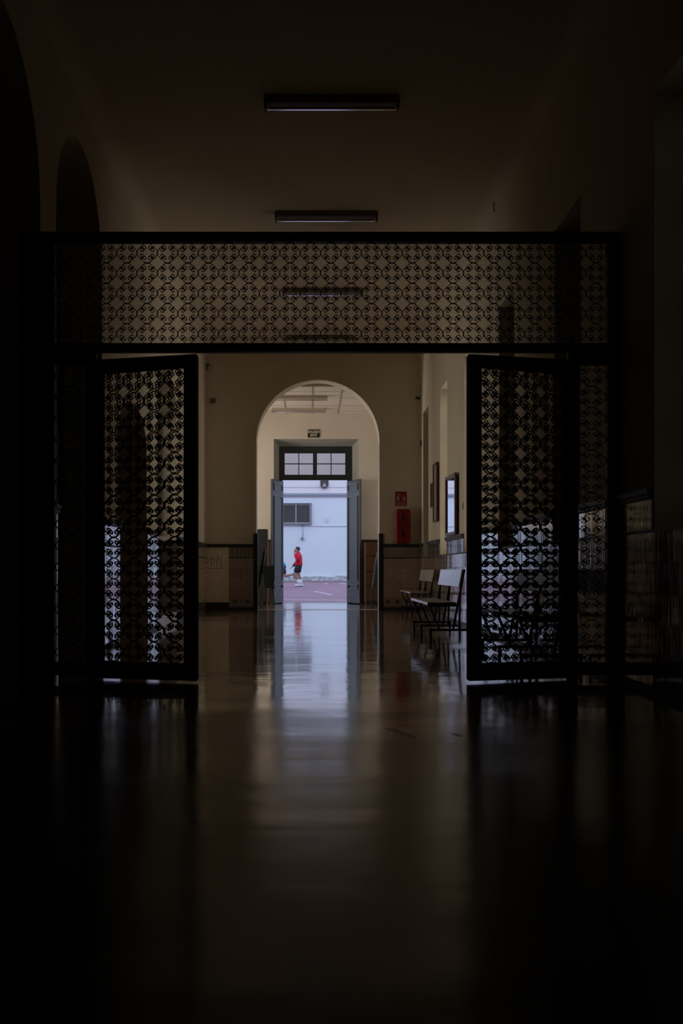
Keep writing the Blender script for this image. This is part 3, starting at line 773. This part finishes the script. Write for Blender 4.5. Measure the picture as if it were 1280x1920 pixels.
MB().prism([(.03,-.045),(.085,-.045),(.09,.0),(.075,.05),(.07,.02),(.055,.075),(.045,.02),(.03,.03)], 'xz', -.010, -.008).build('flame_pictogram', M['signwhite'], t)
MB().box(-.09, .09, -.010, -.008, -.075, -.065).box(-.09, .09, -.010, -.008, -.12, -.098).build('caption_bar', M['signwhite'], t)
t = thing('alarm_bell', 'small dark round alarm bell on the left of the arch wall', 'bell', (ax(399.5), YA, az(752)))
MB().tube([(0, 0, 0), (0, -.03, 0), (0, -.055, 0), (0, -.06, 0)], [.035, .055, .045, .01], 14).build('bell_dome', M['lampbody'], t, smooth=True)
MB().bar((.03, -.01, -.03), (.055, -.01, .06), .012).build('bell_clip', M['lampbody'], t)
t = thing('wall_bracket', 'small dark bracket with a hanging box high in the left corner', 'bracket', (-2.03, YA, az(692)))
MB().box(-.05, .02, -.10, 0, .06, .085).build('bracket_arm', M['lampbody'], t)
MB().box(-.02, .06, -.08, 0, -.05, .06).build('bracket_box', M['whiteplastic'], t, bevel=.006)
t = thing('security_camera', 'tiny dark security camera in the right corner beside the arch wall', 'camera', (2.20, 19.86, az(748)))
MB().bar((.05, 0, .06), (0, 0, .0), .014).build('mount', M['lampbody'], t)
MB().tube([(-.06, -.02, .0), (.02, .01, -.02)], .026, 10).build('camera_body', M['signblack'], t)
MB().bar((.04, 0, .09), (.04, 0, .25), .008).build('cable', M['lampbody'], t)
t = thing('wall_socket_box', 'tiny grey box low in the right corner of the upper wall', 'box', (2.24, 19.80, az(832)))
MB().box(-.03, .01, -.03, .03, -.07, .05).build('box_body', M['lampbody'], t, bevel=.006)
MB().bar((-.01, 0, -.07), (-.02, 0, -.12), .01).build('cable', M['lampbody'], t)
t = thing('ceiling_hook', 'thin black hook hanging near the right ceiling edge above the gate', 'hook', (2.14, 11.45, 5.02))
MB().tube([(0, 0, .06), (0, 0, -.03), (.008, 0, -.045), (.016, 0, -.035)], .006, 6).build('hook_rod', M['iron'], t)

# exit sign
t = thing('exit_sign', 'small black exit sign with cream lettering above the open doors', 'sign', (.104, YD, 4.12))
MB().box(-.145, .145, -.012, 0, -.095, .095).build('plate', M['signblack'], t)
def text(body, size, loc, parent, m):
    cu = bpy.data.curves.new('lettering', 'FONT'); cu.body = body; cu.size = size; cu.align_x = 'CENTER'; cu.align_y = 'CENTER'; cu.extrude = .001; cu.offset = .0025
    o = bpy.data.objects.new('lettering', cu); COL.objects.link(o)
    bpy.context.view_layer.update()
    me = bpy.data.meshes.new_from_object(o.evaluated_get(bpy.context.evaluated_depsgraph_get()))
    bpy.data.objects.remove(o); me.materials.clear(); me.materials.append(m)
    return put('lettering', me, parent, loc, (R90, 0, 0))
text('SALIDA', .086, (0, -.014, .040), t, M['signcream'])
text('EXIT', .086, (0, -.014, -.042), t, M['signcream'])

# ------------------------------------------------------------------ mirror and pictures on the right wall
def framed(name, label, cat, yc, hw, z0, z1, fw, mface, yaw=0, off=.02, tilt=0):
    t = thing(name, label, cat, (XR - off, yc, z0), yaw); t.rotation_euler = (0, tilt, yaw)
    hh = z1 - z0
    for a, b, c, d in ((-hw, hw, 0, fw), (-hw, hw, hh - fw, hh)): MB().box(-.035, 0, a, b, c, d).build('frame_rail', M['framewood'], t, bevel=.004)
    for a, b in ((-hw, -hw + fw), (hw - fw, hw)): MB().box(-.035, 0, a, b, fw, hh - fw).build('frame_stile', M['framewood'], t, bevel=.004)
    MB().box(-.016, -.004, -hw + fw, hw - fw, fw, hh - fw).build('mirror_glass' if mface is M['mirror'] else 'print', mface, t)
    return t
framed('wall_mirror', 'brown-framed mirror standing on the tiled dado and reflecting bright daylight', 'mirror', 15.28, .44, 1.345, 2.28, .05, M['mirror'], yaw=.030, off=.045)
framed('framed_picture', 'tall brown-framed picture on the right wall beyond the mirror', 'picture', 17.35, .25, 1.66, 2.69, .035, M['pic'])
framed('framed_picture', 'small brown-framed picture farthest along the right wall by the last window', 'picture', 17.84, .12, 1.95, 2.38, .025, M['pic'])
t = thing('light_switch', 'tiny pale light switch on the right wall beside the mirror', 'switch', (XR, 14.45, 1.75))
MB().box(-.012, 0, -.04, .04, -.05, .05).build('switch_plate', M['whiteplastic'], t); MB().box(-.02, -.012, -.012, .012, -.02, .02).build('toggle', M['white'], t)

# ------------------------------------------------------------------ lobby clutter and left cupboard
t = thing('tall_cabinet', 'dark slate cabinet standing behind the chair stack left of the doors', 'cabinet', (-1.42, 23.0, 0))
MB().box(-.42, .45, -.22, .22, .05, 1.76).build('body', M['navy'], t, bevel=.006); MB().box(-.40, .43, -.20, .20, 0, .05).build('plinth', M['signblack'], t)
for a, b in ((-.41, .01), (.02, .44)):
    dd = MB().box(a, b, -.238, -.22, .08, 1.73).build('door', M['navy'], t); MB().bar(((a + b) / 2 + .12, -.245, .9), ((a + b) / 2 + .12, -.245, 1.05), .016).build('handle', M['greymetal'], dd)
t = thing('wooden_cabinet', 'orange-brown wooden cabinet behind the right door leaf', 'cabinet', (1.62, 23.25, 0))
MB().box(-.32, .5, -.2, .2, .06, 1.46).build('body', M['brownwood'], t, bevel=.006); MB().box(-.30, .48, -.18, .18, 0, .06).build('plinth', M['darkwood'], t)
for z0, z1 in ((.10, .42), (.46, .76), (.80, 1.12), (1.16, 1.42)):
    dd = MB().box(-.30, .48, -.218, -.2, z0, z1).build('drawer', M['brownwood'], t, bevel=.004); MB().box(.04, .14, -.235, -.218, (z0 + z1) / 2 - .01, (z0 + z1) / 2 + .01).build('handle', M['darkwood'], dd)

def chair_mesh(name, m):
    q = MB()
    # seat shell, curved back with side rims, four legs (faces +x, back towards -x)
    q.hexa([(-.20,-.20,.42),(.22,-.22,.43),(.22,.22,.43),(-.20,.20,.42),(-.20,-.20,.44),(.22,-.22,.455),(.22,.22,.455),(-.20,.20,.44)])
    for i in range(6):
        za, zb = .44 + i * .065, .44 + i * .065 + .045; xa, xb = -.20 - i * .012, -.20 - (i + 1) * .012
        q.hexa([(xa-.015,-.20,za),(xa,-.20,za),(xa,.20,za),(xa-.015,.20,za),(xb-.015,-.20,zb),(xb,-.20,zb),(xb,.20,zb),(xb-.015,.20,zb)])
    for s in (-1, 1):
        q.bar((-.20, s*.205, .43), (-.285, s*.205, .84), .03, .03)
        q.bar((.20, s*.20, .43), (.25, s*.23, 0), .03, .03); q.bar((-.19, s*.19, .43), (-.26, s*.22, 0), .03, .03)
        q.bar((-.235, s*.215, .62), (.16, s*.235, .63), .045, .02); q.bar((.16, s*.235, .63), (.19, s*.215, .44), .03, .02)
    return q.mesh(name, m)
ch_b = chair_mesh('stacking_chair', M['plasticblack']); ch_g = chair_mesh('stacking_chair', M['plasticgreen'])
def stack(me, n, x, y, rz, dz, dx, label_, group):
    for k in range(n):
        o = put('stacking_chair', me, None, (x + dx * k * math.cos(rz), y + dx * k * math.sin(rz), dz * k), (0, 0, rz))
        pos = 'bottom chair' if k == 0 else ('top chair' if k == n - 1 else 'inner chair')
        tag(o, label_ % pos, 'chair', group if pos != 'inner chair' else group + ', inner ones')
stack(ch_b, 10, -1.27, 20.85, math.pi, .047, -.006, '%s of the tall black chair stack at the left arch jamb', 'chairs of the tall black stack')
stack(ch_g, 3, -1.02, 21.9, math.radians(95), .045, .004, '%s of the low dark green chair stack by the left door leaf', 'chairs of the low green stack')
stack(ch_g, 13, 1.585, 21.5, math.radians(180), .047, -.006, '%s of the dark green chair stack behind the right arch jamb', 'chairs of the right green stack')

# ------------------------------------------------------------------ people
def skinned(name, pts, edges, m, parent, sub=2, flat=None):
    bm = bmesh.new(); lay = bm.verts.layers.skin.verify(); vs = []
    for p in pts:
        v = bm.verts.new(p[:3]); r = p[3]; v[lay].radius = (r, p[4] if len(p) > 4 else r); vs.append(v)
    for a, b in edges: bm.edges.new((vs[a], vs[b]))
    vs[0][lay].use_root = True
    me = bpy.data.meshes.new(name); bm.to_mesh(me); bm.free()
    o = bpy.data.objects.new(name, me); COL.objects.link(o)
    o.modifiers.new('skin', 'SKIN').use_smooth_shade = True
    s = o.modifiers.new('sub', 'SUBSURF'); s.levels = sub; s.render_levels = sub
    bpy.context.view_layer.update()
    me2 = bpy.data.meshes.new_from_object(o.evaluated_get(bpy.context.evaluated_depsgraph_get()))
    bpy.data.objects.remove(o); me2.materials.clear(); me2.materials.append(m)
    for p in me2.polygons: p.use_smooth = True
    return put(name, me2, parent)
def chain(*idx): return [(idx[i], idx[i + 1]) for i in range(len(idx) - 1)]
def ball(name, c, r, m, parent, cut=None, n=16, k=10):
    mb = MB(); V = []; F = []
    for i in range(k + 1):
        th = math.pi * i / k
        for j in range(n):
            ph = 2 * math.pi * j / n
            V.append((c[0] + r[0] * math.sin(th) * math.cos(ph), c[1] + r[1] * math.sin(th) * math.sin(ph), c[2] + r[2] * math.cos(th)))
    for i in range(k):
        for j in range(n):
            q = (j + 1) % n; F.append((i*n+j, (i+1)*n+j, (i+1)*n+q, i*n+q))
    mb.add(V, F); bm = bmesh.new(); me = mb.mesh(name, m, smooth=True)
    bm.from_mesh(me); bmesh.ops.remove_doubles(bm, verts=bm.verts[:], dist=1e-5)
    if cut:
        bmesh.ops.delete(bm, geom=[v for v in bm.verts if cut(v.co)], context='VERTS')
    bm.to_mesh(me); bm.free()
    return put(name, me, parent)

def loft(mb, rings, n=16):
    """closed surface through horizontal ellipses (cx, cy, z, rx, ry)"""
    V = []; F = []; k = len(rings)
    for cx, cy, z, rx, ry in rings:
        for j in range(n): a = 2 * math.pi * j / n; V.append((cx + rx * math.cos(a), cy + ry * math.sin(a), z))
    for i in range(k - 1):
        for j in range(n): q = (j + 1) % n; F.append((i*n+j, i*n+q, (i+1)*n+q, (i+1)*n+j))
    F += [tuple(range(n - 1, -1, -1)), tuple(range((k-1)*n, k*n))]
    return mb.add(V, F)

def head_and_hair(P, x, z):
    """details of a head that faces -x; x, z: head centre"""
    ball('hair', (x + .018, 0, z + .028), (.104, .092, .092), M['hair'], P, cut=lambda c: (c.x < x - .06 and c.z < z + .05) or (c.x < x - .01 and c.z < z + .02) or c.z < z - .055, n=20, k=14)
    for sy in (-1, 1):
        ball('eye', (x - .083, sy * .033, z + .008), (.007, .012, .006), M['hair'], P, n=8, k=6)
        ball('ear', (x + .014, sy * .086, z - .008), (.018, .012, .030), M['skin'], P, n=8, k=6)
    MB().box(x - .092, x - .082, -.016, .016, z - .056, z - .052).build('mouth', M['cuff'], P)

def hand(P, c, d, u, side):
    """palm and five unequal, slightly curled fingers; d: pointing direction, u: across the knuckles"""
    d = Vector(d).normalized(); u = Vector(u); u = (u - d * u.dot(d)).normalized() * side; c = Vector(c); nrm = d.cross(u) * side
    pts = [(*c, .024), (*(c + d * .05), .034, .022)]; E2 = [(0, 1)]
    for k, ln in enumerate((.058, .068, .062, .048)):
        b = c + d * .085 + u * (1.5 - k) * .018; i0 = len(pts)
        pts += [(*b, .0105), (*(b + d * ln * .55 + nrm * .008), .0095), (*(b + d * ln * .9 + nrm * .026), .0085)]
        E2 += [(1, i0), (i0, i0 + 1), (i0 + 1, i0 + 2)]
    i0 = len(pts); pts += [(*(c + d * .035 + u * .036), .012), (*(c + d * .07 + u * .046 + nrm * .016), .010)]; E2 += [(1, i0), (i0, i0 + 1)]
    skinned('hand', pts, E2, M['skin'], P, 1)

def head_nodes(x, z):
    return [(x + .012, 0, z - .135, .058), (x + .005, 0, z - .065, .075, .070), (x, 0, z + .01, .108, .094), (x + .006, 0, z + .065, .085, .076), (x - .055, 0, z - .070, .052, .048), (x - .098, 0, z - .012, .012)]

def shoe(P, kx, y, m):
    MB().tube([(kx + .062, y, .060), (kx + .045, y, .060), (kx - .02, y, .062), (kx - .09, y, .052), (kx - .16, y, .044), (kx - .20, y, .040)], [.020, .052, .056, .048, .040, .016], 12).build('shoe', m, P, smooth=True)
    MB().prism([(kx + .058, y - .030), (kx + .058, y + .030), (kx - .09, y + .044), (kx - .17, y + .036), (kx - .20, y), (kx - .17, y - .036), (kx - .09, y - .044)], 'xy', 0, .016).build('shoe_sole', M['shoedark'], P)

def boy_one():
    yb = 38.4; t = thing('person', 'person in red jacket and navy shorts standing in the courtyard, hand raised to mouth', 'person', ((558.5 - 580) / 1850 * yb, yb, gz(yb)))
    # one continuous body facing -x (left in the picture)
    P = [(.025,0,.80,.09,.11), (.03,0,1.00,.085,.11), (.028,0,1.17,.085,.12), (.012,0,1.275,.06,.08)] + head_nodes(-.035, 1.445) + [
         (-.03,-.085,.74,.095), (-.105,-.085,.50,.062), (-.01,-.085,.30,.060), (.05,-.085,.09,.042), (-.035,-.085,.05,.034),      #10-14 near leg
         (.03,.085,.74,.095), (.015,.09,.50,.062), (.09,.09,.30,.058), (.13,.09,.10,.042), (.05,.09,.05,.034),                     #15-19 far leg
         (.045,-.165,1.235,.042), (.03,-.212,1.02,.042), (-.085,-.125,1.175,.036), (-.125,-.05,1.30,.034),                              #20-23 near arm, hand to the mouth
         (.03,.165,1.235,.042), (-.02,.205,1.04,.042), (-.14,.17,.86,.036), (-.195,.16,.80,.032)]                                    #24-27 far arm, lowered forwards
    E = chain(0,1,2,3,4,5,6,7) + [(5,8),(6,9)] + chain(0,10,11,12,13,14) + chain(0,15,16,17,18,19) + chain(2,20,21,22,23) + chain(2,24,25,26,27)
    skinned('body', P, E, M['skin'], t)
    hand(t, (-.132,-.042,1.30), (-.02, .38, .92), (1, 0, 0), 1)
    hand(t, (-.200,.16,.795), (-.72, -.05, -.62), (0, 1, 0), -1)
    head_and_hair(t, -.035, 1.445)
    j = MB()
    loft(j, [(.035,0,.835,.120,.165), (.035,0,.85,.142,.185), (.035,0,.98,.135,.178), (.03,0,1.12,.132,.185), (.028,0,1.22,.122,.185), (.02,0,1.285,.095,.14), (.005,0,1.33,.076,.080), (.0,0,1.375,.064,.066)])
    j.tube([(.035,-.10,1.262), (.04,-.155,1.245), (.045,-.195,1.18), (.04,-.215,1.03), (.015,-.215,1.00), (-.03,-.17,1.08), (-.085,-.125,1.175), (-.118,-.07,1.265)], [.050, .070, .078, .070, .070, .064, .058, .048], 14)
    j.tube([(.03,.10,1.262), (.03,.155,1.245), (.03,.195,1.18), (-.02,.205,1.04), (-.06,.20,.96), (-.13,.175,.875), (-.165,.168,.84)], [.050, .070, .076, .068, .062, .054, .048], 14)
    j.build('jacket', M['jacket'], t, smooth=True)
    MB().tube([(-.158,.169,.846), (-.185,.163,.815), (-.20,.16,.80)], [.052, .050, .036], 12).build('jacket_cuff', M['cuff'], t, smooth=True)
    MB().box(-.106, -.098, -.075, -.045, 1.17, 1.185).build('jacket_emblem', M['white'], t)
    q = MB(); loft(q, [(.015,0,.66,.105,.14), (.028,0,.74,.122,.168), (.03,0,.80,.127,.172), (.032,0,.875,.120,.16)])
    q.tube([(-.005,-.085,.80), (-.04,-.09,.70), (-.083,-.092,.565)], [.105, .102, .094], 14); q.tube([(.03,.085,.80), (.028,.09,.70), (.02,.094,.565)], [.105, .102, .094], 14)
    q.build('shorts', M['shorts'], t, smooth=True)
    for a, k, y in (((-.002, .285), (.05, .085), -.085), ((.094, .285), (.13, .085), .09)):
        MB().tube([(a[0], y, a[1]), ((a[0] + k[0]) / 2, y, (a[1] + k[1]) / 2), (k[0], y, k[1])], [.058, .052, .050], 12).build('sock', M['white'], t, smooth=True)
        shoe(t, k[0] + .005, y, M['white'])
    return t
boy_one()

def boy_two():
    yb = 37.2; t = thing('person', 'person in turquoise shirt running left, mostly hidden behind the left door leaf', 'person', (-1.07, yb, gz(yb)))
    P = [(.05,0,.78,.09,.11), (-.03,0,.96,.085,.11), (-.10,0,1.12,.085,.12), (-.15,0,1.215,.06,.08)] + head_nodes(-.225, 1.41) + [
         (.07,-.08,.70,.09), (.13,-.085,.44,.060), (.30,-.085,.47,.056), (.46,-.085,.50,.040), (.49,-.085,.44,.032),
         (.0,.08,.70,.09), (-.20,.085,.55,.062), (-.14,.085,.30,.056), (-.10,.085,.09,.042), (-.19,.085,.05,.034),
         (-.10,-.165,1.17,.065), (.00,-.20,1.00,.050), (-.12,-.19,.92,.042), (-.18,-.17,.95,.034),
         (-.12,.165,1.17,.065), (-.22,.19,1.00,.050), (-.36,.14,1.06,.042), (-.42,.12,1.10,.034)]
    E = chain(0,1,2,3,4,5,6,7) + [(5,8),(6,9)] + chain(0,10,11,12,13,14) + chain(0,15,16,17,18,19) + chain(2,20,21,22,23) + chain(2,24,25,26,27)
    skinned('body', P, E, M['skin'], t)
    hand(t, (-.185,-.168,.953), (-.9, .1, .3), (0, 1, 0), 1); hand(t, (-.425,.118,1.103), (-.8, -.1, .6), (0, 1, 0), -1)
    head_and_hair(t, -.225, 1.41)
    j = MB()
    loft(j, [(.06,0,.80,.135,.17), (.045,0,.86,.138,.17), (-.02,0,.98,.125,.17), (-.08,0,1.09,.122,.175), (-.12,0,1.18,.105,.15), (-.155,0,1.245,.065,.075)])
    j.tube([(-.10,-.15,1.175), (-.085,-.18,1.13), (-.03,-.20,1.05)], [.06, .07, .064], 12); j.tube([(-.12,.15,1.175), (-.14,.18,1.13), (-.185,.195,1.05)], [.06, .07, .064], 12)
    j.build('shirt', M['blue'], t, smooth=True)
    q = MB(); loft(q, [(.06,0,.72,.118,.16), (.06,0,.77,.128,.165), (.058,0,.82,.122,.16)])
    q.tube([(.06,-.085,.78), (.085,-.09,.66), (.115,-.09,.52)], [.10, .098, .092], 14); q.tube([(.03,.085,.78), (-.04,.09,.68), (-.12,.09,.605)], [.10, .098, .092], 14)
    q.build('shorts', M['shorts'], t, smooth=True)
    MB().tube([(.45,-.085,.565), (.47,-.085,.55), (.49,-.085,.49), (.505,-.085,.42), (.51,-.085,.35), (.51,-.085,.32)], [.020, .048, .052, .046, .038, .016], 12).build('shoe', M['shoegrey'], t, smooth=True)
    shoe(t, -.10, .085, M['shoegrey'])
    return t
boy_two()
